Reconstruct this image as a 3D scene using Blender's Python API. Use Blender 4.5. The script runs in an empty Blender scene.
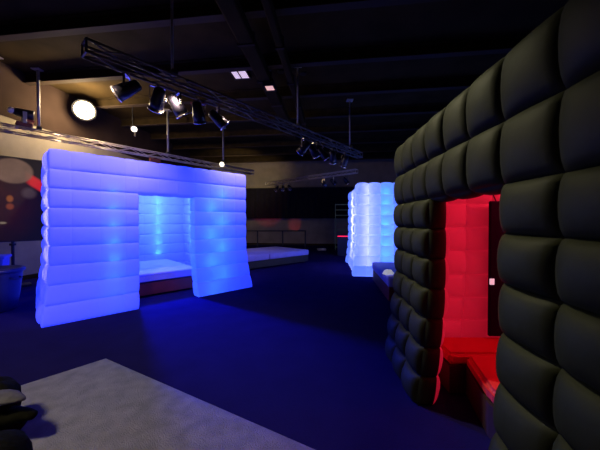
import bpy, bmesh, math, random
from mathutils import Vector, Matrix
random.seed(7)
C = bpy.context.scene.collection
S = bpy.context.scene
PI = math.pi

# ------------------------------------------------------------------ render look
S.view_settings.view_transform = 'Standard'
S.view_settings.look = 'None'
S.view_settings.exposure = 0
w = bpy.data.worlds.new('dark_room_air'); S.world = w; w.use_nodes = True
w.node_tree.nodes['Background'].inputs[0].default_value = (.6, .44, .30, 1)
w.node_tree.nodes['Background'].inputs[1].default_value = .006

# ------------------------------------------------------------------ materials
def mat(name, col, rough=.6, metal=0, emit=None, estr=0, noise=0, nscale=8, bump=0, bscale=30, spec=.5, stretch=None):
    m = bpy.data.materials.new(name); m.use_nodes = True
    nt = m.node_tree; b = nt.nodes['Principled BSDF']
    b.inputs['Base Color'].default_value = (*col, 1)
    b.inputs['Roughness'].default_value = rough
    b.inputs['Metallic'].default_value = metal
    b.inputs['Specular IOR Level'].default_value = spec
    if emit:
        b.inputs['Emission Color'].default_value = (*emit, 1); b.inputs['Emission Strength'].default_value = estr
    if noise or bump:
        tc = nt.nodes.new('ShaderNodeTexCoord'); src = tc.outputs['Object']
        if stretch:
            mp = nt.nodes.new('ShaderNodeMapping'); mp.inputs['Scale'].default_value = stretch
            nt.links.new(src, mp.inputs[0]); src = mp.outputs[0]
    if noise:
        n = nt.nodes.new('ShaderNodeTexNoise'); n.inputs['Scale'].default_value = nscale; n.inputs['Detail'].default_value = 6
        nt.links.new(src, n.inputs['Vector'])
        r = nt.nodes.new('ShaderNodeMapRange'); r.inputs[1].default_value = .3; r.inputs[2].default_value = .7
        r.inputs[3].default_value = 1 - noise; r.inputs[4].default_value = 1 + noise
        nt.links.new(n.outputs[0], r.inputs[0])
        mx = nt.nodes.new('ShaderNodeVectorMath'); mx.operation = 'SCALE'; mx.inputs[0].default_value = col
        nt.links.new(r.outputs[0], mx.inputs['Scale']); nt.links.new(mx.outputs[0], b.inputs['Base Color'])
    if bump:
        n2 = nt.nodes.new('ShaderNodeTexNoise'); n2.inputs['Scale'].default_value = bscale; n2.inputs['Detail'].default_value = 4
        nt.links.new(src, n2.inputs['Vector'])
        bp = nt.nodes.new('ShaderNodeBump'); bp.inputs['Strength'].default_value = bump; bp.inputs['Distance'].default_value = .02
        nt.links.new(n2.outputs[0], bp.inputs['Height']); nt.links.new(bp.outputs[0], b.inputs['Normal'])
    return m

def glow_fabric(name, emit, estr, alb=.46, trans=.55, tint=(.85, .88, 1)):
    """thin white nylon: part reflects, part lets the light inside through, and glows softly from its LED strips"""
    m = bpy.data.materials.new(name); m.use_nodes = True; nt = m.node_tree; nt.nodes.clear()
    out = nt.nodes.new('ShaderNodeOutputMaterial')
    d = nt.nodes.new('ShaderNodeBsdfDiffuse'); t = nt.nodes.new('ShaderNodeBsdfTranslucent')
    c = tuple(alb * x for x in tint)
    d.inputs[0].default_value = (*c, 1); t.inputs[0].default_value = (*c, 1)
    mx = nt.nodes.new('ShaderNodeMixShader'); mx.inputs[0].default_value = trans
    nt.links.new(d.outputs[0], mx.inputs[1]); nt.links.new(t.outputs[0], mx.inputs[2])
    e = nt.nodes.new('ShaderNodeEmission'); e.inputs[0].default_value = (*emit, 1); e.inputs[1].default_value = estr
    a = nt.nodes.new('ShaderNodeAddShader'); nt.links.new(mx.outputs[0], a.inputs[0]); nt.links.new(e.outputs[0], a.inputs[1])
    tc = nt.nodes.new('ShaderNodeTexCoord'); n2 = nt.nodes.new('ShaderNodeTexNoise'); n2.inputs['Scale'].default_value = 5; n2.inputs['Detail'].default_value = 4
    nt.links.new(tc.outputs['Object'], n2.inputs['Vector'])
    bp = nt.nodes.new('ShaderNodeBump'); bp.inputs['Strength'].default_value = .25; bp.inputs['Distance'].default_value = .03
    nt.links.new(n2.outputs[0], bp.inputs['Height'])
    nt.links.new(bp.outputs[0], d.inputs['Normal'])
    nt.links.new(a.outputs[0], out.inputs[0])
    return m

M = {}
M['floor'] = mat('dark_floor', (.012, .0095, .085), .6, noise=.08, nscale=3, bump=.25, bscale=60, spec=0)
M['rug'] = mat('grey_rug', (.21, .205, .36), .95, noise=.16, nscale=9, bump=.8, bscale=120, spec=0)
M['rugedge'] = mat('grey_rug_edge', (.22, .21, .20), .95, noise=.1, nscale=9)
M['ceil'] = mat('black_ceiling', (.036, .023, .008), .95, noise=.35, nscale=1.2, spec=.06)
M['beam'] = mat('black_beam', (.032, .021, .008), .9, noise=.3, nscale=4, spec=.08)
M['beamedge'] = mat('beam_flange', (.055, .038, .024), .8, spec=.1)
M['tanwall'] = mat('tan_wall', (.34, .29, .19), .9, noise=.12, nscale=2.5, bump=.1, bscale=20)
M['backwall'] = mat('brown_wall', (.24, .20, .14), .9, noise=.15, nscale=2, bump=.1, bscale=20)
M['darkwall'] = mat('maroon_dark_wall', (.045, .028, .020), .95, noise=.2, nscale=1.5, spec=.08)
M['drape'] = mat('black_drape', (.012, .011, .016), .95, noise=.2, nscale=5, spec=.08)
M['alulit'] = mat('truss_aluminium_lit', (.62, .52, .40), .4, .5, noise=.15, nscale=20)  # lit copy of the truss metal, light on the farther trusses put into colour
M['alu'] = mat('truss_aluminium_shaded', (.13, .11, .09), .5, .4, noise=.15, nscale=20)  # darker copy for the long truss, its dimness put into the colour
M['blackmetal'] = mat('black_metal', (.02, .02, .022), .45, .3, noise=.1, nscale=20)
M['canblack'] = mat('lamp_can_black', (.012, .011, .018), .35, .2, noise=.1, nscale=20)
M['chrome'] = mat('worn_chrome', (.75, .70, .62), .25, .9, noise=.1, nscale=20)
M['pole'] = mat('grey_pole', (.35, .33, .29), .5, .2, noise=.1, nscale=20)
M['gel'] = mat('violet_gel', (.16, .14, .40), .2, 0, (.25, .2, .7), .10, noise=.05)
M['flood'] = mat('flood_lens', (1, .9, .7), .3, 0, (1.0, .80, .50), 18, noise=.02)
M['bulb'] = mat('small_lit_lens', (1, .95, .85), .3, 0, (1.0, .86, .62), 2.2, noise=.02)
M['panel_lit'] = mat('ceiling_panel_lit', (.9, .8, .8), .4, 0, (.85, .66, .72), .75, noise=.02)
M['panel_pink'] = mat('ceiling_panel_pink', (.9, .7, .6), .4, 0, (1.0, .55, .40), .8, noise=.02)
M['dimdot'] = mat('dim_downlight', (.6, .6, .5), .4, 0, (.6, .5, .4), .45, noise=.02)
M['maroon'] = mat('maroon_plastic', (.13, .02, .02), .5, noise=.1)
M['redcap'] = mat('red_dull', (.35, .06, .05), .4, noise=.1)
M['blackfab'] = mat('black_nylon', (.021, .0225, .007), .62, noise=.12, nscale=3, bump=.35, bscale=4, spec=.2)
M['whitefab'] = glow_fabric('white_nylon_blue_glow', (.015, .032, 1.0), 1.05)
M['farfab'] = glow_fabric('white_nylon_pale_glow', (.10, .21, 1.35), .74)
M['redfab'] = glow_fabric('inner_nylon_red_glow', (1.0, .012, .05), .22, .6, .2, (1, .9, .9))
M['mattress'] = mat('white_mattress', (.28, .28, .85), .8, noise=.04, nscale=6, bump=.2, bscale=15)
M['bedred'] = mat('dark_red_base', (.13, .012, .03), .6, noise=.15, nscale=6)
M['bedblack'] = mat('black_base', (.014, .014, .02), .6, noise=.15, nscale=6)
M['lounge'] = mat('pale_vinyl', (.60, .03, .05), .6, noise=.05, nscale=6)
M['loungebase'] = mat('dark_vinyl', (.03, .012, .014), .6, noise=.1)
M['navy'] = mat('navy_panel', (.004, .006, .03), .7, noise=.1, nscale=10, spec=.1)
M['cloth'] = mat('glowing_white_cloth', (.85, .83, .82), .85, 0, (.6, .6, .75), .5, noise=.05, bump=.3, bscale=40)  # emission stands in for light, keeps the cloth white in shade
M['bin'] = mat('dark_blue_plastic', (.012, .016, .10), .45, noise=.1)
M['crate'] = mat('blue_plastic', (.03, .05, .50), .4, 0, (.03, .05, .8), .10, noise=.08)  # slight emission stands in for light on the plastic
M['bag'] = mat('black_bag_cloth', (.005, .005, .006), .85, noise=.3, nscale=12, bump=.5, bscale=25, spec=.04)
M['baglit'] = mat('lit_bag_cloth', (.085, .082, .17), .8, noise=.25, nscale=14, bump=.5, bscale=25, spec=.04)  # bag cloth lightened, light on the upper flap put into the colour
M['redled'] = mat('red_led', (1, .1, .1), .4, 0, (1.0, .01, .05), 1.6, noise=.02)
M['counter'] = mat('dark_counter', (.02, .02, .035), .5, noise=.1)
M['rack'] = mat('green_grey_rack', (.10, .13, .09), .6, 0, (.1, .16, .08), .05, noise=.1)  # faint green emission stands in for light on the shelves
M['whitedot'] = mat('white_indicator', (.8, .8, .8), .4, 0, (.8, .75, .9), .55, noise=.02)
M['pale'] = mat('pale_card', (.6, .58, .5), .8, noise=.08)

def screen_mat():
    """picture on the display: a grey ball with a red beam on black, small orange spots"""
    m = bpy.data.materials.new('space_picture'); m.use_nodes = True; nt = m.node_tree; nt.nodes.clear()
    L = nt.links.new
    out = nt.nodes.new('ShaderNodeOutputMaterial')
    tc = nt.nodes.new('ShaderNodeTexCoord')
    sep = nt.nodes.new('ShaderNodeSeparateXYZ'); L(tc.outputs['Object'], sep.inputs[0])
    def math_(op, a, b=None, c=None, clamp=False):
        n = nt.nodes.new('ShaderNodeMath'); n.operation = op; n.use_clamp = clamp
        for k, v in enumerate((a, b, c)):
            if v is None: continue
            if isinstance(v, (int, float)): n.inputs[k].default_value = v
            else: L(v, n.inputs[k])
        return n.outputs[0]
    X, Z = sep.outputs[0], sep.outputs[2]
    def blob(cx, cz, rx, rz, soft):
        dx = math_('DIVIDE', math_('SUBTRACT', X, cx), rx); dz = math_('DIVIDE', math_('SUBTRACT', Z, cz), rz)
        d = math_('SQRT', math_('ADD', math_('MULTIPLY', dx, dx), math_('MULTIPLY', dz, dz)))
        return math_('MULTIPLY', math_('SUBTRACT', 1.0, d), soft, clamp=True)
    nz = nt.nodes.new('ShaderNodeTexNoise'); nz.inputs['Scale'].default_value = 3; nz.inputs['Detail'].default_value = 6; L(tc.outputs['Object'], nz.inputs['Vector'])
    def mixc(a, col, f):
        n = nt.nodes.new('ShaderNodeMix'); n.data_type = 'RGBA'
        L(f, n.inputs[0])
        if isinstance(a, tuple): n.inputs[6].default_value = (*a, 1)
        else: L(a, n.inputs[6])
        n.inputs[7].default_value = (*col, 1)
        return n.outputs[2]
    haze = math_('MULTIPLY', nz.outputs[0], blob(-.45, .95, .75, 1.15, 1.2))
    c = mixc((.004, .003, .004), (.042, .006, .004), haze)
    # beam leaving the ball, slanting down to the side
    t = math_('ADD', math_('MULTIPLY', X, .70), math_('MULTIPLY', Z, .71))        # across
    # beam centre line z = 1.52 - .62 (x - .0)
    bl = math_('ABSOLUTE', math_('SUBTRACT', Z, math_('SUBTRACT', 1.49, math_('MULTIPLY', X, .75))))
    bm = math_('MULTIPLY', math_('SUBTRACT', .17, bl), 14, clamp=True)
    bm = math_('MULTIPLY', bm, math_('MULTIPLY', math_('SUBTRACT', X, -.06), 9, clamp=True))
    c = mixc(c, (.50, .016, .016), bm)
    ball = math_('MULTIPLY', blob(-.24, 1.63, .36, .31, 7), math_('ADD', .35, nz.outputs[0]), clamp=True)
    c = mixc(c, (.15, .085, .06), ball)
    c = mixc(c, (.05, .03, .035), blob(.02, 1.13, .16, .16, 2))
    c = mixc(c, (.20, .055, .012), blob(-.30, .98, .07, .10, 2))
    c = mixc(c, (.15, .03, .01), blob(-.30, .80, .08, .09, 2))
    c = mixc(c, (.16, .12, .08), blob(-.42, .42, .08, .035, 2))
    e = nt.nodes.new('ShaderNodeEmission'); L(c, e.inputs[0]); e.inputs[1].default_value = 1.0
    g = nt.nodes.new('ShaderNodeBsdfGlossy'); g.inputs[0].default_value = (.02, .02, .02, 1); g.inputs[1].default_value = .5
    a = nt.nodes.new('ShaderNodeAddShader'); L(e.outputs[0], a.inputs[0]); L(g.outputs[0], a.inputs[1]); L(a.outputs[0], out.inputs[0])
    return m
M['screen'] = screen_mat()

# ------------------------------------------------------------------ helpers
class MB:
    def __init__(s): s.v = []; s.f = []; s.m = []
    def add(s, verts, faces, mi=0):
        o = len(s.v); s.v += [tuple(x) for x in verts]
        for f in faces: s.f.append(tuple(o + i for i in f)); s.m.append(mi)
    def box(s, c, d, rz=0, mi=0, ry=0, rx=0):
        R = Matrix.Rotation(rz, 3, 'Z') @ Matrix.Rotation(ry, 3, 'Y') @ Matrix.Rotation(rx, 3, 'X'); c = Vector(c)
        vs = [c + R @ Vector((x*d[0]/2, y*d[1]/2, z*d[2]/2)) for x in (-1, 1) for y in (-1, 1) for z in (-1, 1)]
        s.add(vs, [(0,1,3,2), (4,6,7,5), (0,4,5,1), (2,3,7,6), (0,2,6,4), (1,5,7,3)], mi); return s
    def rbox(s, c, d, r=.03, rz=0, seg=3, mi=0):
        bm = bmesh.new(); bmesh.ops.create_cube(bm, size=1)
        for v in bm.verts: v.co = Vector((v.co.x*d[0], v.co.y*d[1], v.co.z*d[2]))
        bmesh.ops.bevel(bm, geom=bm.edges[:], offset=r, segments=seg, affect='EDGES', profile=.5)
        bm.verts.index_update(); R = Matrix.Rotation(rz, 3, 'Z'); c = Vector(c)
        s.add([c + R @ v.co for v in bm.verts], [[v.index for v in f.verts] for f in bm.faces], mi); bm.free(); return s
    def tube(s, p0, p1, r, n=8, r1=None, mi=0, cap=True):
        p0, p1 = Vector(p0), Vector(p1); d = (p1-p0)
        if d.length < 1e-6: return s
        d.normalize(); a = d.orthogonal().normalized(); b = d.cross(a); r1 = r if r1 is None else r1
        vs = []
        for p, q in ((p0, r), (p1, r1)):
            vs += [p + a*q*math.cos(2*PI*k/n) + b*q*math.sin(2*PI*k/n) for k in range(n)]
        fs = [(k, (k+1) % n, n+(k+1) % n, n+k) for k in range(n)]
        if cap: fs += [tuple(range(n))[::-1], tuple(range(n, 2*n))]
        s.add(vs, fs, mi); return s
    def path(s, pts, rads, n=10, mi=0):
        """round tube along points with a radius at each, closed ends"""
        pts = [Vector(p) for p in pts]; vs = []; prev = None
        for i, p in enumerate(pts):
            d = (pts[min(i+1, len(pts)-1)] - pts[max(i-1, 0)]).normalized()
            a = d.orthogonal().normalized() if prev is None else (prev - d*prev.dot(d)).normalized()
            prev = a; b = d.cross(a)
            vs += [p + (a*math.cos(2*PI*k/n) + b*math.sin(2*PI*k/n))*rads[i] for k in range(n)]
        fs = [(i*n+k, i*n+(k+1) % n, (i+1)*n+(k+1) % n, (i+1)*n+k) for i in range(len(pts)-1) for k in range(n)]
        fs += [tuple(range(n))[::-1], tuple(range((len(pts)-1)*n, len(pts)*n))]
        s.add(vs, fs, mi); return s
    def lathe(s, prof, c=(0,0,0), n=24, mi=0, axis=None):
        c = Vector(c); Q = Vector((0,0,1)).rotation_difference(Vector(axis)).to_matrix() if axis else Matrix.Identity(3)
        vs = [c + Q @ Vector((r*math.cos(2*PI*k/n), r*math.sin(2*PI*k/n), z)) for r, z in prof for k in range(n)]
        m = len(prof)
        fs = [(i*n+k, i*n+(k+1) % n, (i+1)*n+(k+1) % n, (i+1)*n+k) for i in range(m-1) for k in range(n)]
        fs += [tuple(range(n))[::-1], tuple(range((m-1)*n, m*n))]
        s.add(vs, fs, mi); return s
    def build(s, name, mats, parent=None, smooth=False, loc=None, rz=0):
        me = bpy.data.meshes.new(name); me.from_pydata(s.v, [], s.f)
        for x in (mats if isinstance(mats, (list, tuple)) else [mats]): me.materials.append(x)
        me.polygons.foreach_set('material_index', s.m)
        if smooth: me.polygons.foreach_set('use_smooth', [True]*len(s.f))
        me.update()
        o = bpy.data.objects.new(name, me); C.objects.link(o)
        if parent: o.parent = parent
        if loc: o.location = loc
        o.rotation_euler.z = rz
        return o

def thing(name, label, cat, loc=(0,0,0), rz=0, group=None):
    o = bpy.data.objects.new(name, None); C.objects.link(o); o.empty_display_size = .2
    o.location = loc; o.rotation_euler = (0, 0, rz)
    o['label'] = label; o['category'] = cat
    if group: o['group'] = group
    return o
def tag(o, label, cat, group=None):
    o['label'] = label; o['category'] = cat
    if group: o['group'] = group
    return o
def struct(o): o['kind'] = 'structure'; return o
def copy_tree(o, parent=None):
    c = o.copy(); C.objects.link(c)
    if parent: c.parent = parent
    for ch in list(o.children): copy_tree(ch, c)
    return c
def lamp(name, kind, loc, col, power, size=.1, rot=None, target=None, spot=None, blend=.5, parent=None):
    l = bpy.data.lights.new(name, kind); l.color = col; l.energy = power
    if kind == 'AREA': l.size = size
    else: l.shadow_soft_size = size
    if spot: l.spot_size = spot; l.spot_blend = blend
    o = bpy.data.objects.new(name, l); C.objects.link(o)
    if parent: o.parent = parent
    o.location = loc
    if target is not None:
        o.rotation_euler = (Vector(target) - Vector(loc)).to_track_quat('-Z', 'Y').to_euler()
    return o

# ------------------------------------------------------------------ camera
CAMH = 1.55
cd = bpy.data.cameras.new('camera'); cam = bpy.data.objects.new('camera', cd); C.objects.link(cam)
cd.sensor_width = 36; cd.lens = 16.5; cd.clip_start = .05; cd.clip_end = 100
cam.location = (0, 0, CAMH); cam.rotation_euler = (math.radians(90 - .8), 0, 0)
S.camera = cam

# ------------------------------------------------------------------ room (turned 7 degrees from the camera's axis)
RA = math.radians(-7)
def room(p, q, z=0):
    return Vector((p*math.cos(RA) - q*math.sin(RA), p*math.sin(RA) + q*math.cos(RA), z))
PL, PR, QB, QN, CH = -8.1, 4.6, 17.5, -4.0, 5.45
pm, pw, qm, ql = (PL+PR)/2, PR-PL, (QB+QN)/2, QB-QN
struct(MB().box((0,0,-.05), (pw+.4, ql+.4, .1)).build('floor', M['floor'], loc=room(pm, qm), rz=RA))
struct(MB().box((0,0,.05), (pw+.4, ql+.4, .1)).build('ceiling', M['ceil'], loc=room(pm, qm, CH), rz=RA))
struct(MB().box((-.1,0,CH/2), (.2, ql, CH)).build('wall_left', M['tanwall'], loc=room(PL, qm), rz=RA))
struct(MB().box((.1,0,CH/2), (.2, ql, CH)).build('wall_right', M['darkwall'], loc=room(PR, qm), rz=RA))
struct(MB().box((0,.1,CH/2), (pw, .2, CH)).build('wall_back', M['backwall'], loc=room(pm, QB), rz=RA))
struct(MB().box((.01,0,.06), (.02, ql, .12)).build('baseboard_left', M['beam'], loc=room(PL, qm), rz=RA))
struct(MB().box((0,-.01,.06), (pw, .02, .12)).build('baseboard_back', M['beam'], loc=room(pm, QB), rz=RA))
struct(MB().box((.006,0,(4.15+CH)/2), (.012, ql, CH-4.15)).build('trim_12', M['darkwall'], loc=room(PL, qm), rz=RA))
n = 0
for q in (-1.6, .1, 2.6, 4.75, 6.4, 8.0, 9.7, 11.4, 13.1, 14.8, 16.5):
    n += 1
    b = MB()
    b.box((0,0,.14), (pw, .03, .27)); b.box((0,0,.012), (pw, .16, .024), mi=1); b.box((0,0,.262), (pw, .16, .024))
    struct(b.build('trim_%d' % n, [M['beam'], M['beamedge']], loc=room(pm, q, CH-.276), rz=RA))

def rp(p, q): v = room(p, q); return v
# ducts along the ceiling
def xz(x, y, z): return Vector((x, y, z))
for k, (X, Y, wd, lab) in enumerate(((-1.05, 5.1, .30, 'wide dark ceiling duct running away overhead, nearest the long lighting truss'),
                                     (-.42, 5.2, .14, 'narrow dark ceiling duct running away overhead beside the wide duct'))):
    b = MB(); d = room(0, 1)
    p0 = Vector((X, Y, 0)) - d*1.8; p1 = Vector((X, Y, 0)) + d*6.5
    t = thing('ceiling_duct', lab, 'duct', (p0.x, p0.y, 5.02), RA, 'ceiling ducts')
    b.rbox((0, 4.15, 0), (wd, 8.3, .2), .03); b.build('duct_casing', M['ceil'], t)
    for j in range(6): MB().box((0, .6 + j*1.4, 0), (wd+.04, .05, .24)).build('duct_flange', M['beamedge'], t)

# ------------------------------------------------------------------ quilted inflatable walls
def quilt(us, vs, t, dep, O, U, N, skip=(), cw=1.0, deform=None, name='panel', mats=None, parent=None, dep_in=None, sub=8, bulge=.05, inner_mi=0, foot=True):
    O, U, N = Vector(O), Vector(U), Vector(N); V = Vector((0,0,1)) if abs(N.z) < .5 else N.cross(U)
    dep_in = dep if dep_in is None else dep_in
    mb = MB(); nc, nr = len(us)-1, len(vs)-1
    sk = set(skip); inc = lambda i, j: 0 <= i < nc and 0 <= j < nr and (i, j) not in sk
    fr = [(1 - math.cos(PI*k/sub))/2 for k in range(sub+1)]
    D = deform or (lambda p: p)
    P = lambda u, v, n: D(O + U*u + V*v + N*n)
    for i in range(nc):
        for j in range(nr):
            if not inc(i, j): continue
            jit = .88 + .24*random.random()
            for side in (0, 1):
                vv = []
                for a in range(sub+1):
                    for b in range(sub+1):
                        fu, fv = fr[a], fr[b]
                        hu = (1 - (2*fu-1)**2)**.5; hv = (1 - (2*fv-1)**2)**.5
                        h = hv**.8 * (1 - cw*(1 - hu**.8)) * jit
                        u = us[i] + (us[i+1]-us[i])*fu; v = vs[j] + (vs[j+1]-vs[j])*fv
                        n_ = (-dep + dep*h) if side == 0 else -(t - dep_in) - dep_in*h
                        vv.append(P(u, v, n_))
                ff = []
                for a in range(sub):
                    for b in range(sub):
                        q = (a*(sub+1)+b, (a+1)*(sub+1)+b, (a+1)*(sub+1)+b+1, a*(sub+1)+b+1)
                        ff.append(q if side == 0 else q[::-1])
                mb.add(vv, ff, 0 if side == 0 else inner_mi)
            # rounded rims where the panel ends
            for di, dj in ((-1,0), (1,0), (0,-1), (0,1)):
                if inc(i+di, j+dj): continue
                bl = bulge if not (dj == -1 and j == 0) else .0
                rows = []
                for k in range(sub+1):
                    f = fr[k]
                    if di: u = us[i + (di > 0)]; v = vs[j] + (vs[j+1]-vs[j])*f
                    else: v = vs[j + (dj > 0)]; u = us[i] + (us[i+1]-us[i])*f
                    s_ = (1 - (2*f-1)**2)**.5
                    # start depth follows the surface of the cell on its border
                    e_h = 0.0
                    if dj == 0: e_h = (s_**.8) * (1-cw) * jit
                    r = []
                    n0 = -dep + dep*e_h; n1 = -(t-dep_in) - dep_in*e_h
                    for w_ in range(7):
                        g = w_/6; n_ = n0 + (n1-n0)*(1-math.cos(PI*g))/2; q = bl*s_**.8*math.sin(PI*g)
                        r.append(P(u + di*q, v + dj*q, n_))
                    rows.append(r)
                vv = [x for r in rows for x in r]
                ff = [(k*7+w_, k*7+w_+1, (k+1)*7+w_+1, (k+1)*7+w_) for k in range(sub) for w_ in range(6)]
                flip = (di == 1) or (dj == -1)
                mb.add(vv, [x[::-1] if flip else x for x in ff], 0)
    return mb.build(name, mats, parent, smooth=True)

def cum(*xs):
    r = [0]
    for x in xs: r.append(r[-1] + x)
    return r
def inflatable(root, W, D, H, us, rows, door_cols, door_rows, t, dep, cw, mats, side_n, flare, inner_mi=0, bulge=.05, sub=8, with_door=True, left_out=0, vs=None):
    vs = vs or [H*k/rows for k in range(rows+1)]
    def deform(p):
        z = p.z; f = 1 + flare*max(0, 1 - z/1.1)**1.6/(W/2)
        return Vector((p.x*f, p.y*f, z))
    skip = [(i, j) for i in door_cols for j in range(door_rows)] if with_door else []
    kw = dict(deform=deform, mats=mats, parent=root, cw=cw, sub=sub, bulge=bulge, inner_mi=inner_mi)
    quilt(us, vs, t, dep, (-W/2, -D/2, 0), (1,0,0), (0,-1,0), skip, name='front_panel', **kw)
    ub = [W*k/side_n for k in range(side_n+1)]
    quilt(ub, vs, t, dep, (W/2, D/2, 0), (-1,0,0), (0,1,0), name='back_panel', **kw)
    inn = D - 2*t + 2*dep
    us_ = [inn*k/side_n for k in range(side_n+1)]
    quilt(us_, vs, t, dep + left_out*.6, (-W/2-left_out, D/2-t+dep, 0), (0,-1,0), (-1,0,0), name='side_panel', **kw)
    quilt(us_, vs, t, dep, (W/2, -D/2+t-dep, 0), (0,1,0), (1,0,0), name='side_panel', **kw)
    ir = W - 2*t + 2*dep
    ur = [ir*k/6 for k in range(7)]; vr = [inn*k/6 for k in range(7)]
    kw['deform'] = None
    quilt(ur, vr, .2, dep, (-W/2+t-dep, -D/2+t-dep, H-.03), (1,0,0), (0,0,1), name='roof_panel', **kw)

# --- near white cube
WW, WH = 3.40, 2.63
wa = math.radians(43.7); F = Vector((-3.80, 4.02, 0)); ux = Vector((math.cos(wa), math.sin(wa), 0)); uy = Vector((-math.sin(wa), math.cos(wa), 0))
F = F + ux*.11
wc = F + ux*WW/2 + uy*WW/2
white = thing('inflatable_room', 'large white inflatable cube room glowing blue, open doorway showing a bed inside', 'inflatable room', wc, wa, 'inflatable cube rooms')
us = [0, .25, .61, .97, 1.17, 1.51, 1.85, 2.19, 2.51, 2.82, 3.12, 3.40]
inflatable(white, WW, WW, WH, us, 9, (4, 5, 6), 7, .26, .035, .16, [M['whitefab']], 10, .11, bulge=.025, left_out=.07)
CY = (.10, .62, 1.0)
rh = WH/9
# LED strips inside the wall cavity of the front left leg
for j in range(8):
    lamp('led', 'POINT', (-WW/2+.80, -WW/2+.10, rh*j+.045), CY, (.15, .3, .5, .55, .55, .5, .45, .3)[j], .03, parent=white)
    lamp('led', 'POINT', (-WW/2+2.54+.25*(j%2), -WW/2+.14, rh*j+.10), (.08, .62, 1.0), 1.7, .10, parent=white)
# back wall strips seen through the doorway, and the right wall's
for u in (-.55, .72):
    for j in range(2, 9):
        lamp('led', 'POINT', (u, WW/2-.15, rh*j+.06), CY, 1.4, .03, parent=white)
for j in range(2, 9):
    lamp('led', 'POINT', (WW/2-.15, .9, rh*j+.06), CY, 1.0, .03, parent=white)
for j in range(1, 7): lamp('led', 'POINT', (WW/2-.08, -.6+.5*(j%2), rh*j+.06), (.25, .30, 1.0), 4.5, .04, parent=white)  # added lights in the right wall, to turn the low bed beyond bluer
for j in range(2, 9): lamp('led', 'POINT', (-WW/2-.03, -WW/2+.40, rh*j+.15), (1.0, .75, 1.0), (0, 0, 1.4, 2.6, 3.6, 4.2, 4.2, 3.4, 1.6)[j], .05, parent=white)  # added white lights in the left wall, to brighten its scalloped edge
lamp('added_door_spot', 'SPOT', (-.05, 1.0, 2.15), (.004, .02, 1.0), 3300, .15, target=(.15, -2.75, 0), spot=.72, blend=.9, parent=white)  # added unseen spot, throws a blue pool on the floor outside the doorway
# light in the room itself
lamp('cube_lamp', 'POINT', (.5, .5, 2.25), (.30, .66, 1.0), 105, .25, parent=white)
lamp('cube_lamp', 'POINT', (1.1, -.9, 1.2), (.08, .50, 1.0), 12, .2, parent=white)

# --- far white cube
FW, FH = 2.65, 2.60
fa = math.radians(-5.4); G = Vector((1.60, 7.72, 0)); vx = Vector((math.cos(fa), math.sin(fa), 0)); vy = Vector((-math.sin(fa), math.cos(fa), 0))
fc = G + vx*FW/2 + vy*FW/2
far = thing('inflatable_room', 'far white inflatable cube glowing pale blue, half hidden behind the black one', 'inflatable room', fc, fa, 'inflatable cube rooms')
usf = [FW*k/8 for k in range(9)]
inflatable(far, FW, FW, FH, usf, 9, (3, 4, 5), 7, .26, .07, .75, [M['farfab']], 8, .10, bulge=.05, sub=6)
fr_ = FH/9
for j in range(1, 9):
    lamp('led', 'POINT', (-FW/2+.80, -FW/2+.12, fr_*j+.06), (.03, .45, 1.0), 1.7, .03, parent=far)
    lamp('led', 'POINT', (-FW/2+.17, -FW/2+.55, fr_*j+.10), (1.0, .88, .95), 11, .14, parent=far)
    lamp('led', 'POINT', (-FW/2+.17, .3, fr_*j+.10), (1.0, .88, .95), 11, .14, parent=far)
    lamp('led', 'POINT', (-FW/2+.30, -FW/2+.14, fr_*j+.13), (.85, .78, .9), 2.6, .09, parent=far)

# --- black cube
BW, BH = 2.75, 2.37
fd = Vector((-.05, -1, 0)).normalized(); ba = math.atan2(fd.y, fd.x)
K = Vector((1.04, 3.14, 0)); bx = fd; by = Vector((-math.sin(ba), math.cos(ba), 0))
bc = K + bx*BW/2 + by*BW/2
black = thing('inflatable_room', 'black quilted inflatable cube room with red-lit interior seen through its doorway', 'inflatable room', bc, ba, 'inflatable cube rooms')
usb = [0, .29, .58, .87, 1.16, 1.46, 1.76, 2.09, 2.42, 2.75]
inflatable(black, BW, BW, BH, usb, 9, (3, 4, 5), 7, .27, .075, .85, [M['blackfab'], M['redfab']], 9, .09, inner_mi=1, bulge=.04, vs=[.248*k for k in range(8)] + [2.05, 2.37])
lamp('red_lamp', 'POINT', (-.55, .05, 2.0), (1, .016, .055), 17, .06, parent=black)
lamp('red_lamp', 'POINT', (-.3, .5, .75), (1, .016, .055), 4, .06, parent=black)

# ------------------------------------------------------------------ beds
def bed(label, loc, rz, L, Wd, base_mat, h_base, h_mat, two=False, base_label=None):
    """local: x along the length, y the depth, front left corner at the origin"""
    t = thing('bed', label, 'bed', loc, rz, 'mattress beds')
    MB().rbox((L/2, Wd/2, h_base/2+.02), (L-.04, Wd-.04, h_base-.04), .015).build('bed_base', base_mat, t)
    b = MB()
    for x in (.15, L-.15):
        for y in (.15, Wd-.15): 
            f = MB().box((x, y, .022), (.08, .08, .044)).build('foot', M['bedblack'], t)
    if two:
        for k in (0, 1):
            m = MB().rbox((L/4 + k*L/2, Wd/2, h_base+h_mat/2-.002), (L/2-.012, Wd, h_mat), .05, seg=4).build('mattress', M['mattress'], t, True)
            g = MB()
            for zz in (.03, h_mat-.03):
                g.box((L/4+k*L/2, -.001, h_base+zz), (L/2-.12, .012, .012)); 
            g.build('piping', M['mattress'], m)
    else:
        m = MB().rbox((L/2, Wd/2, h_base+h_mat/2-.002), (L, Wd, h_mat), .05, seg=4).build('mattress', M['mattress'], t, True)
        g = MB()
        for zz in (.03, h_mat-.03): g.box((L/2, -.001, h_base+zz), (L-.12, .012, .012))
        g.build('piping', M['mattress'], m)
    return t
# inside the near cube
p = F + ux*.55 + uy*.62
bed('white mattress bed on dark red base inside the blue-glowing cube', (p.x, p.y, 0), wa, 1.98, 2.1, M['bedred'], .31, .18)
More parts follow.
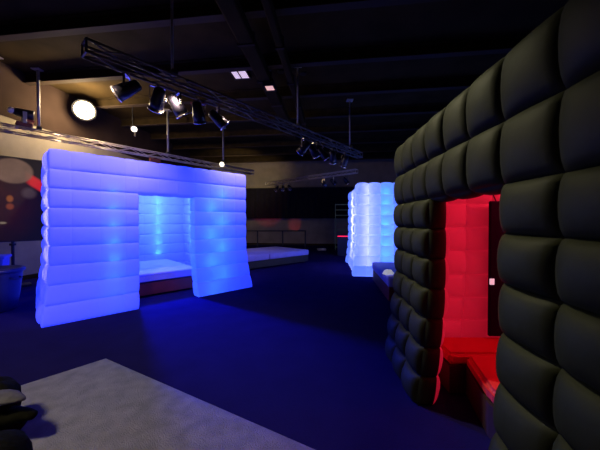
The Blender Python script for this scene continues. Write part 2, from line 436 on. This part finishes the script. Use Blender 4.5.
# behind it
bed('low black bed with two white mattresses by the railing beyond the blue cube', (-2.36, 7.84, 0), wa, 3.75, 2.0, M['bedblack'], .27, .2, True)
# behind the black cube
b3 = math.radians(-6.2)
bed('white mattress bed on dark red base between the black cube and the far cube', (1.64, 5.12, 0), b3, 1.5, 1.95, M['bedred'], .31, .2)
# white cloth on that bed's near corner
bm = bmesh.new(); bmesh.ops.create_icosphere(bm, subdivisions=4, radius=1)
for v in bm.verts:
    q = v.co; k = 1 + .12*math.sin(5*q.x+2*q.y) + .1*math.sin(7*q.y+3*q.z+1) + .06*math.sin(13*q.x-9*q.z)
    v.co = Vector((q.x*.10*k, q.y*.08*k, max(q.z, -.55)*.055*k))
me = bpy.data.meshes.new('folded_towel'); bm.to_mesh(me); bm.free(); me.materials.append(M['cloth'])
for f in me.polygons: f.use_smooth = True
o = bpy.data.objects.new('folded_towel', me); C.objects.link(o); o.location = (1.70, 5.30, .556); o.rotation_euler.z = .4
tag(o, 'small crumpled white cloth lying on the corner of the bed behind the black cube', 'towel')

# ------------------------------------------------------------------ red interior of the black cube
def prism(mb, poly, z0, z1, mi=0):
    k = len(poly); vs = [(x, y, z0) for x, y in poly] + [(x, y, z1) for x, y in poly]
    mb.add(vs, [tuple(range(k))[::-1], tuple(range(k, 2*k))] + [(i, (i+1) % k, k+(i+1) % k, k+i) for i in range(k)], mi)
lo = thing('corner_lounge', 'low padded corner lounge inside the red-lit black cube, beyond its doorway', 'sofa', (2.2, 2.2, 0))
L0 = (2.2, 2.2)
sh = lambda pts: [(x-L0[0], y-L0[1]) for x, y in pts]
polyA = sh([(1.33, 2.43), (3.30, 2.43), (3.30, 2.80), (1.33, 2.80)])
polyB = sh([(1.335, 1.93), (1.40, .95), (3.2, .95), (3.30, 2.42), (1.47, 2.42)])
for pl in (polyA, polyB):
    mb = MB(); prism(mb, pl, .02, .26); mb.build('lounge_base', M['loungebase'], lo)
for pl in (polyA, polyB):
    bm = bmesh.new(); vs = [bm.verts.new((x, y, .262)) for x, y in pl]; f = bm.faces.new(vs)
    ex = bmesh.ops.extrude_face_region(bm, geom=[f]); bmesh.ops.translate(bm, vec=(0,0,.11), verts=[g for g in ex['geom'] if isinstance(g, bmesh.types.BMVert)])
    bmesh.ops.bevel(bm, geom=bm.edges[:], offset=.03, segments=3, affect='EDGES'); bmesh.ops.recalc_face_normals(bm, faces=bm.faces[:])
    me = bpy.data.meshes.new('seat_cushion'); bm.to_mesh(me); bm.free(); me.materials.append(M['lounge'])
    o = bpy.data.objects.new('seat_cushion', me); C.objects.link(o); o.parent = lo
# navy panel hanging on the inner wall
hp = thing('hanging_panel', 'tall dark navy panel hanging inside the red-lit black cube', 'panel', (2.255, 2.74, .40))
MB().rbox((0, 0, .675), (.74, .035, 1.35), .012).build('panel_board', M['navy'], hp)
for sx in (-.3, .3): MB().tube((sx, 0, 1.34), (sx, .05, 1.42), .006).build('hanging_cord', M['blackmetal'], hp)
o = MB().rbox((-.352, -.022, .55), (.045, .012, .06), .004).build('indicator_light', M['whitedot'], hp); o['label'] = 'small white light on the panel edge'

# ------------------------------------------------------------------ rug
A = Vector((-2.19, 3.08)); B = Vector((-2.95, 2.20)); E = Vector((.45, 1.62)); 
A_ = A; d1 = Vector((-.653, -.757)); d2 = Vector((.88, -.475))
pts = [A, A + d1*2.6, A + d1*2.6 + d2*3.6, A + d2*3.6]
mb = MB(); nx, ny = 60, 50
grid = []
for i in range(nx+1):
    for j in range(ny+1):
        q = A + d2*(3.25*i/nx) + d1*(2.6*j/ny)
        e = min(i, nx-i, j, ny-j)
        grid.append((q.x, q.y, .012*min(1, e/1.0) + .002 + .0015*math.sin(i*.9+j*.4)*(e > 0)))
mb.add(grid, [(i*(ny+1)+j, i*(ny+1)+j+1, (i+1)*(ny+1)+j+1, (i+1)*(ny+1)+j) for i in range(nx) for j in range(ny)])
rug = mb.build('rug', M['rug'], smooth=True); tag(rug, 'pale grey rug lying on the dark floor in front of the camera', 'rug')

# ------------------------------------------------------------------ black bag by the rug
bag = thing('bag', 'crumpled black bag standing at the left end of the grey rug', 'bag', (-2.26, 1.95, .0185))
prof = [(.0, .001), (.20, .0), (.215, .02), (.21, .06), (.19, .09), (.18, .13), (.19, .20), (.19, .27), (.16, .32), (.10, .355), (.0, .365)]
mb = MB(); nn = 40
for k in range(len(prof)-1):
    pass
vs = []
fine = []
for k in range(len(prof)-1):
    for q in range(3):
        t = q/3; fine.append((prof[k][0]*(1-t)+prof[k+1][0]*t, prof[k][1]*(1-t)+prof[k+1][1]*t))
fine.append(prof[-1])
for r, z in fine:
    for k in range(nn):
        a = 2*PI*k/nn; wv = 1 + .05*math.sin(3*a+9*z) + .04*math.sin(7*a-14*z) + .02*math.sin(13*a+30*z)
        vs.append((r*wv*math.cos(a), r*wv*math.sin(a), z + (.008*math.sin(5*a) if z > .02 else 0)))
mb.add(vs, [(i*nn+k, i*nn+(k+1) % nn, (i+1)*nn+(k+1) % nn, (i+1)*nn+k) for i in range(len(fine)-1) for k in range(nn)])
mb.build('bag_body', M['bag'], bag, True)
def lobe(pts, rads, sq, m, name, lab=None):
    mb = MB(); mb.path(pts, rads, 16)
    zc = sum(p[2] for p in pts)/len(pts)
    mb.v = [(x, y, zc + (z-zc)*sq + .006*math.sin(30*x+20*y)) for x, y, z in mb.v]
    o = mb.build(name, m, bag, True)
    if lab: o['label'] = lab
lobe([(.0,0,.16), (.12,-.02,.155), (.24,-.04,.16), (.34,-.05,.185), (.405,-.06,.195), (.425,-.06,.195)], [.06,.075,.07,.055,.035,.012], .7, M['bag'], 'flap')
lobe([(.0,.02,.30), (.12,-.04,.305), (.24,-.06,.31), (.33,-.07,.30), (.36,-.07,.295)], [.07,.085,.065,.035,.012], .42, M['baglit'], 'flap', 'grey-topped flap')
mb = MB(); mb.lathe([(.10,0), (.20,.012), (.225,.06), (.22,.15), (.19,.21), (.12,.255), (.02,.27)], (0,0,0), 28)
mb.v = [(x*(1+.06*math.sin(4*x*9+z*20)) + .44, y*(1+.05*math.sin(30*z+9*y)) - .42, z) for x, y, z in mb.v]
mb.build('side_pocket', M['bag'], bag, True)
mb = MB(); mb.path([(-.1,-.1,.30), (-.05,-.10,.385), (.03,-.09,.395), (.09,-.06,.37), (.13,-.04,.32)], [.016]*5, 8); mb.build('handle', M['bag'], bag, True)

# ------------------------------------------------------------------ left side: display, bin, tub
sd = Vector((.64, .77, 0)).normalized(); sa = math.atan2(sd.y, sd.x)
sc_ = Vector((-6.52, 6.60, 0))
ds = thing('display_screen', 'large display showing a grey ball with red beam, on a floor stand', 'screen', sc_, sa)
MB().rbox((0, .045, 2.06), (1.10, .07, 1.98), .012).build('screen_frame', M['blackmetal'], ds)
pic = MB().add([(-.53, .004, 1.09), (.53, .004, 1.09), (.53, .004, 3.03), (-.53, .004, 3.03)], [(0,1,2,3)])
mb = MB(); mb.add([(-.53, .0, 0), (.53, .0, 0), (.53, .0, 1.94), (-.53, .0, 1.94)], [(0,1,2,3)])
po = mb.build('picture', M['screen'], ds); po.location = (0, .004, 1.09)
MB().tube((-.26, .06, .04), (-.26, .06, 1.2), .03, 12).build('stand_pole', M['blackmetal'], ds)
b = MB(); b.rbox((-.26, .06, .025), (.6, .34, .05), .01); b.build('stand_base', M['blackmetal'], ds)
b = MB(); b.tube((-.26, .06, .98), (-.26, .06, 1.03), .06, 12); b.build('stand_collar', M['blackmetal'], ds)

bn = thing('barrel', 'dark blue open-topped round bin on the floor beside the blue cube', 'bin', (-5.30, 4.74, 0))
prof = [(.26, .0), (.29, .02), (.33, .3), (.36, .62), (.37, .68)]
MB().lathe(prof + [(.345, .68), (.335, .62), (.27, .06)], n=32).build('bin_body', M['bin'], bn, True)
MB().lathe([(.36, .665), (.395, .67), (.40, .70), (.385, .73), (.35, .73), (.345, .70)], n=32).build('rim', M['bin'], bn, True)
b = MB(); b.path([(.37, -.08, .58), (.42, -.07, .56), (.43, 0, .55), (.42, .07, .56), (.37, .08, .58)], [.014]*5, 8); b.build('handle', M['bin'], bn, True)
tb = thing('storage_tub', 'bright blue plastic tub with lid standing behind the dark bin', 'tub', (-6.12, 5.36, 0), .6)
mb = MB()
vs = [(x*(.24+.03*z), y*(.20+.03*z), z*.80+.01) for z in (0, 1) for x, y in ((-1,-1), (1,-1), (1,1), (-1,1))]
mb.add(vs, [(3,2,1,0), (4,5,6,7), (0,1,5,4), (1,2,6,5), (2,3,7,6), (3,0,4,7)])
for k in (-.12, 0, .12): mb.box((k, -.215, .4), (.03, .03, .7), rx=-.037)
mb.build('tub_body', M['crate'], tb)
MB().rbox((0, 0, .84), (.60, .52, .06), .02).build('lid', M['crate'], tb)

# ------------------------------------------------------------------ lighting trusses
def truss(label, p0, p1, wid=.20, height=.16, loc_h=3.72, step=.42, r=.018, m='alu'):
    p0, p1 = Vector((p0[0], p0[1], 0)), Vector((p1[0], p1[1], 0)); d = p1-p0; L = d.length; a = math.atan2(d.y, d.x)
    t = thing('lighting_truss', label, 'truss', (p0.x, p0.y, loc_h), a, 'overhead lighting trusses')
    cs = [(-wid/2, 0), (wid/2, 0), (-wid/2, height), (wid/2, height)]
    for y, z in cs: MB().tube((0, y, z), (L, y, z), r, 8).build('chord', M[m], t, True)
    b = MB(); k = max(2, int(L/step))
    for i in range(k):
        x0, x1 = L*i/k, L*(i+1)/k
        for (ya, za), (yb, zb) in ((cs[0], cs[2]), (cs[1], cs[3]), (cs[0], cs[1]), (cs[2], cs[3])):
            if i % 2: (ya, za), (yb, zb) = (yb, zb), (ya, za)
            b.tube((x0, ya, za), (x1, yb, zb), .010, 5)
    for x in (0, L):
        for i_, j_ in ((0,1), (1,3), (3,2), (2,0)): b.tube((x, *cs[i_]), (x, *cs[j_]), .014, 6)
    b.build('bracing', M[m], t)
    return t, p0, d.normalized(), a
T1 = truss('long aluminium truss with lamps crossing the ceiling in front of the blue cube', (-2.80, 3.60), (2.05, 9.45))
T2 = truss('aluminium truss high behind and above the blue cube', (-7.22, 6.54), (-2.2, 12.75), m='alulit')
T3 = truss('farthest aluminium truss near the back wall above the black drape', (-2.0, 16.6), (2.55, 12.4), m='alulit')
# hangers
def hanger(label, x, y, z0, z1, r=.035):
    t = thing('hanger_pole', label, 'pole', (x, y, z0), 0, 'truss hanger poles')
    MB().tube((0,0,0), (0,0,z1-z0), r, 10).build('pole', M['pole'], t, True)
    MB().box((0,0,z1-z0-.012), (.2,.2,.024)).build('ceiling_plate', M['pole'], t)
    MB().rbox((0,0,.04), (.10,.2,.07), .01, rz=T2[3]).build('clamp', M['blackmetal'], t)
for x, y, lab in ((-6.74, 7.13, 'pale vertical pole from ceiling to truss, right beside the spotlight left of the floodlight'),
                  (-7.21, 6.55, 'pale vertical pole from ceiling to truss end, nearest the wall'),
                  (-3.2, 11.5, 'pale vertical pole above the round white lamp at the far end of the truss'),
                  (-4.65, 9.72, 'pale vertical pole by the maroon box on the truss')):
    hanger(lab, x, y, 3.901, CH)
for s_, lab in ((1.15, 'pale vertical pole above the row of spotlights on the long truss'), (4.3, 'pale vertical pole at the middle of the long truss'), (6.9, 'pale vertical pole at the far end of the long truss')):
    p = T1[1] + T1[2]*s_; hanger(lab, p.x, p.y, 3.901, CH, .022)

# ------------------------------------------------------------------ spotlights
def par_can(label, loc, rz, tilt=.6, sc=1.0, group='spotlights on the long truss', drop=.16):
    t = thing('spotlight', label, 'spotlight', loc, rz, group)
    t.scale = (sc, sc, sc)
    b = MB(); b.tube((0,0,0), (0,0,.05), .03, 8); b.box((0,0,-.01), (.05,.05,.04)); b.build('hook_clamp', M['chrome'], t)
    b = MB(); 
    for s_ in (-1, 1): b.box((0, s_*.125, -drop*.75), (.035, .008, drop*1.3))
    b.box((0, 0, -.02), (.035, .25, .008)); b.build('yoke', M['chrome'], t)
    ax = Vector((math.cos(tilt), 0, -math.sin(tilt))); c = Vector((0,0,-drop*1.35))
    b = MB(); b.lathe([(.05,-.20), (.085,-.17), (.095,-.05), (.11,.04), (.115,.17), (.105,.17), (.10,.10)], c, 20, axis=ax)
    can = b.build('lamp_can', M['canblack'], t, True)
    b = MB(); b.lathe([(.118,.165), (.13,.168), (.13,.19), (.105,.19), (.105,.165)], c, 20, axis=ax); b.build('gel_frame', M['chrome'], can, True)
    b = MB(); b.lathe([(.0,.10), (.10,.11), (.10,.115), (.0,.118)], c, 20, axis=ax); b.build('lens', M['gel'], can)
    return t
labs = ['black spotlight nearest the camera on the long truss, beside the floodlight glare', 'second black spotlight along the long truss from its near end',
        'middle of the five black spotlights clustered on the near half of the long truss', 'spotlight with a red top band, fourth from the near end of the long truss',
        'fifth black spotlight from the near end of the long truss, with bent shiny yoke']
first = None
specs = [(.50, 3.3, .5), (.92, 2.3, .75), (1.22, .9, .9), (1.60, 1.6, 1.0), (2.0, .4, .7)]
for k, (s_, rz, ti) in enumerate(specs):
    p = T1[1] + T1[2]*s_
    o = par_can(labs[k], (p.x, p.y, 3.645), rz, ti, .92)
    if k == 3:
        q = MB(); q.box((0, 0, -.05), (.09, .27, .03)); q.build('colour_band', M['redcap'], o)['label'] = 'red band'
labs = ['tiny lamp, first of the far cluster on the long truss counted from the near end', 'tiny lamp, second of the far cluster on the long truss',
        'tiny lamp, third of the far cluster on the long truss, with bright yoke', 'tiny lamp, fourth of the far cluster on the long truss', 'tiny lamp, last of the far cluster at the end of the long truss']
for k, (s_, rz, ti) in enumerate([(4.55, 2.6, .7), (4.95, .7, .8), (5.4, .2, .8), (5.9, 1.4, .9), (6.6, 2.0, .9)]):
    p = T1[1] + T1[2]*s_
    par_can(labs[k], (p.x, p.y, 3.645), rz, ti, .95, 'far lamps on the long truss')
labs = ['tiny lamp hanging from the farthest truss, deepest in the room', 'tiny lamp hanging from the farthest truss, second from its deep end', 'tiny lamp hanging from the farthest truss, third from its deep end',
        'tiny lamp hanging from the farthest truss, third from its near end', 'tiny lamp hanging from the farthest truss, second from its near end', 'tiny lamp hanging from the near end of the farthest truss']
for k, s_ in enumerate((.9, 1.4, 1.9, 4.3, 4.9, 5.6)):
    p = T3[1] + T3[2]*s_
    par_can(labs[k], (p.x, p.y, 3.645), 4.2+.5*k, .8, .95, 'lamps on the farthest truss')

# moving-head lamp on the truss near the wall
mh = thing('moving_head_lamp', 'black moving-head lamp with a white knob and red band above the left truss end', 'spotlight', (-6.91, 6.92, 3.901), .9)
MB().rbox((0,0,.05), (.30,.26,.10), .02).build('lamp_base', M['maroon'], mh)
for s_ in (-1, 1): MB().rbox((0, s_*.14, .22), (.08, .03, .28), .01).build('yoke_arm', M['pole'], mh)
MB().lathe([(.06,-.18), (.10,-.14), (.11,.0), (.13,.17), (.12,.19), (.02,.19)], (0,0,.34), 20, axis=(.9,-.2,-.1)).build('lamp_head', M['canblack'], mh, True)
MB().lathe([(.03,-.05), (.07,-.03), (.08,.02), (.05,.06), (.0,.07)], (-.22,.0,.36), 16, axis=(-1,0,.2)).build('knob', M['pale'], mh, True)
MB().box((.1,0,.16), (.16,.20,.05)).build('colour_band', M['redcap'], mh)
# maroon box on truss
jb = thing('junction_box', 'small maroon box fixed on the truss above the blue cube', 'box', (-4.93, 9.37, 3.70), T2[3])
MB().rbox((0,0,-.105), (.34,.12,.16), .015).build('box_body', M['maroon'], jb)
MB().box((0,0,-.0225), (.10,.20,.006)).build('hook_plate', M['blackmetal'], jb)
# round white lamp
rl = thing('globe_lamp', 'small round white lit lamp by the pole at the far end of the truss', 'lamp', (-3.12, 11.28, 3.901))
MB().lathe([(.0,-.10), (.06,-.08), (.10,0), (.06,.08), (.0,.10)], (-.02,-.20,-.07), 16).build('globe', M['bulb'], rl, True)
b = MB(); b.tube((0,0,0), (0,0,.12), .02, 8); b.tube((0,0,.12), (-.02,-.20,.12), .02, 8); b.tube((-.02,-.20,.12), (-.02,-.20,.03), .02, 8); b.rbox((0,0,.06), (.10,.10,.11), .02); b.build('lamp_bracket', M['blackmetal'], rl)
# small lit hanging spot
hs = thing('pendant_spot', 'small bright hanging spotlight between the floodlight and the row of truss lamps', 'spotlight', (-5.45, 9.0, 4.35))
MB().tube((0,0,.30), (0,0,CH-4.35), .015, 8).build('stem', M['blackmetal'], hs)
MB().lathe([(.05,-.16), (.10,-.12), (.11,.16), (.09,.17), (.085,.1)], (.06,0,.20), 16, axis=(.5,-1,-.35)).build('lamp_can', M['blackmetal'], hs, True)
MB().lathe([(.0,.13), (.088,.14), (.088,.145), (.0,.15)], (.06,0,.20), 16, axis=(.5,-1,-.35)).build('lens', M['bulb'], hs)
b = MB(); b.box((.12,-.08,.02), (.05,.02,.16), rz=.4); b.build('barn_door', M['chrome'], hs)

# floodlight on the left wall
fl = Vector((-6.55, 8.4, 4.92))
ft = thing('floodlight', 'bright warm floodlight mounted high on the tan wall above the blue cube', 'floodlight', fl)
ax = (Vector((0,0,1.2)) - fl).normalized()
MB().lathe([(.08,-.22), (.14,-.18), (.24,-.03), (.31,.0), (.31,.035), (.29,.04)], (0,0,0), 28, axis=ax).build('housing', M['blackmetal'], ft, True)
MB().lathe([(.0,.025), (.15,.05), (.30,.035), (.30,.03)], (0,0,0), 28, axis=ax).build('lens', M['flood'], ft, True)
w0 = room(PL, 0); n_ = room(1, 0)
b = MB(); bk = Vector((-.72,.02,-.05)); b.tube(-ax*.15, -ax*.15 - (room(1,0)-room(0,0))*.47, .03, 10); b.build('wall_arm', M['blackmetal'], ft)
lamp('flood_light', 'POINT', fl + ax*.55, (1.0, .76, .46), 240, .22)

# ceiling panels and downlights
def ceil_panel(label, x, y, sx, sy, m, group, z=CH-.05):
    t = thing('ceiling_light', label, 'ceiling light', (x, y, z), RA, group)
    if z < CH-.1: MB().tube((0, 0, .026), (0, 0, 4.917-z), .012, 8).build('stem', M['blackmetal'], t)
    b = MB()
    for s_ in (-1, 1):
        b.box((s_*(sx/2+.02), 0, 0), (.04, sy+.08, .09)); b.box((0, s_*(sy/2+.02), 0), (sx, .04, .09))
    b.build('frame', M['blackmetal'], t)
    MB().box((0,0,0), (sx, sy, .05)).build('diffuser', m, t)
    return t
o = ceil_panel('square lit ceiling panel, larger and paler of the two beyond the truss', -1.56, 7.22, .38, .40, M['panel_lit'], 'lit ceiling panels')
b = MB(); b.box((-.02, 0, -.03), (.03, .42, .02)); b.build('divider', M['blackmetal'], o)
ceil_panel('small pinkish lit panel under the ceiling duct, beside the larger pale panel', -.74, 6.80, .20, .26, M['panel_pink'], 'lit ceiling panels', 4.85)
for x, y, lab in ((-.83, 7.15, 'tiny dim downlight in the ceiling nearer the lit panels, first of a pair'), (-.50, 7.2, 'tiny dim downlight in the ceiling, second of the pair, farther from the lit panels'), (.08, 7.3, 'tiny dim downlight in the ceiling, apart from the pair and deeper')):
    t = thing('downlight', lab, 'ceiling light', (x, y, CH-.03), 0, 'dim downlights')
    MB().lathe([(.05,0), (.09,0), (.09,.03), (.05,.03)], n=16).build('ring', M['blackmetal'], t)
    MB().lathe([(.0,.006), (.05,.006), (.05,.012), (0,.012)], n=16).build('lens', M['dimdot'], t)

# ------------------------------------------------------------------ back of the room
# drape
mb = MB(); nx = 220; p0, p1 = -6.4, 3.2
g = []
for i in range(nx+1):
    u = i/nx; p = p0 + (p1-p0)*u; dq = .07*math.sin(u*150) + .03*math.sin(u*61+1)
    for j, z in enumerate((1.72, 2.2, 2.9, 3.45, 3.62)):
        k = 1 - .6*(z-1.72)/1.9
        v = room(p, QB-.35+dq*k, z); g.append((v.x, v.y, v.z))
mb.add(g, [(i*5+j, (i+1)*5+j, (i+1)*5+j+1, i*5+j+1) for i in range(nx) for j in range(4)])
dr = thing('stage_drape', 'wide black pleated drape hanging high along the back wall', 'curtain', room(-1, QB-.35, 1.72))
o = mb.build('drape_cloth', M['drape'], dr, True); o.matrix_parent_inverse = Matrix.Translation(-dr.location)
b = MB(); b.tube(room(p0, QB-.35, 3.64), room(p1, QB-.35, 3.64), .03, 8); o = b.build('rail', M['blackmetal'], dr); o.matrix_parent_inverse = Matrix.Translation(-dr.location)
for p in (p0+.2, (p0+p1)/2, p1-.2):
    o = MB().tube(room(p, QB-.35, 3.64), room(p, QB, 3.64), .02, 6).build('wall_bracket', M['blackmetal'], dr); o.matrix_parent_inverse = Matrix.Translation(-dr.location)
# railing
rg0 = Vector((-3.6, 14.0, 0)); 
rl_ = thing('railing', 'black metal railing standing behind the low bed with two mattresses', 'railing', (-3.6, 13.9, 0), 0)
b = MB(); b.tube((0,0,1.06), (3.9,0,1.06), .03, 8); b.build('top_rail', M['blackmetal'], rl_)
b = MB(); b.tube((0,0,.35), (3.9,0,.35), .02, 8); b.build('lower_rail', M['blackmetal'], rl_)
for x in (.03, 1.45, 2.72, 3.87):
    b = MB(); b.tube((x,0,0), (x,0,1.06), .035, 8); b.box((x,0,.01), (.16,.3,.02)); b.build('post', M['blackmetal'], rl_)
# rack
rk = thing('shelving_rack', 'dim green-grey metal shelving rack near the far end of the room', 'shelf', (2.28, 14.9, 0), RA)
for sx in (-.36, .36):
    for sy in (-.2, .2): MB().box((sx, sy, 1.24), (.035,.035,2.48)).build('upright', M['rack'], rk)
for z in (.15, .62, 1.09, 1.56, 1.87, 2.16, 2.45): MB().box((0,0,z), (.74,.42,.03)).build('shelf', M['rack'], rk)
# counter with red strip
ct = thing('bar_counter', 'dark bar counter with a red lit edge strip beside the far cube', 'counter', (2.45, 12.4, 0), RA)
MB().rbox((0,0,.43), (1.5,.5,.86), .01).build('counter_body', M['counter'], ct)
MB().rbox((0,0,.93), (1.6,.6,.06), .015).build('countertop', M['counter'], ct)
o = MB().box((0,-.275,.88), (1.5,.03,.035)).build('light_strip', M['redled'], ct); o['label'] = 'glowing red strip'
# pale box on floor
o = MB().rbox((0,0,.05), (.42,.3,.1), .01).build('cardboard_box', M['pale'], loc=(1.15, 14.6, 0), rz=.2)
tag(o, 'small pale flat box on the dark floor far beyond the low bed', 'box')
# red wash at the back
lamp('red_wash', 'SPOT', room(-4.2, 15.6, .25), (1, .04, .05), 40, .1, target=room(-4.3, 17.2, 2.3), spot=1.0)
lamp('red_wash', 'SPOT', room(-2.5, 16.7, .9), (1, .09, .05), 7, .05, target=room(-2.5, 17.5, 1.3), spot=1.0)

# ------------------------------------------------------------------ unseen and added lights
lamp('house_light', 'SPOT', (-3.0, .5, 3.5), (1.0, .86, .36), 420, .25, target=(-2.5, 1.7, 0), spot=1.45, blend=.45)
lamp('side_light', 'SPOT', (-7.0, 3.2, 2.9), (1.0, .80, .72), 90, .2, target=(-4.6, 4.9, 1.4), spot=1.3, blend=.6)
lamp('back_wall_light', 'SPOT', (-2.9, 13.6, 3.6), (1.0, .80, .42), 230, .2, target=(-3.8, 17.5, 4.6), spot=1.7, blend=.8)
# added spots by the long truss, unseen, to tint the blue cube's top
for s_ in (.15, 1.15, 2.15, 3.1):
    p = T1[1] + T1[2]*s_; lamp('added_cube_light', 'SPOT', (p.x+.1, p.y-.1, 3.50), (1.0, .74, .60), 160, .08, target=(p.x-.75, p.y+.75, 2.75), spot=1.75, blend=.9)
lamp('ceiling_light', 'SPOT', (-1.3, 3.9, 4.9), (1.0, .93, .56), 900, .1, target=(1.05, 2.40, 2.15), spot=.66, blend=.8)  # added spot without a fixture, picks out the black cube's puff tops
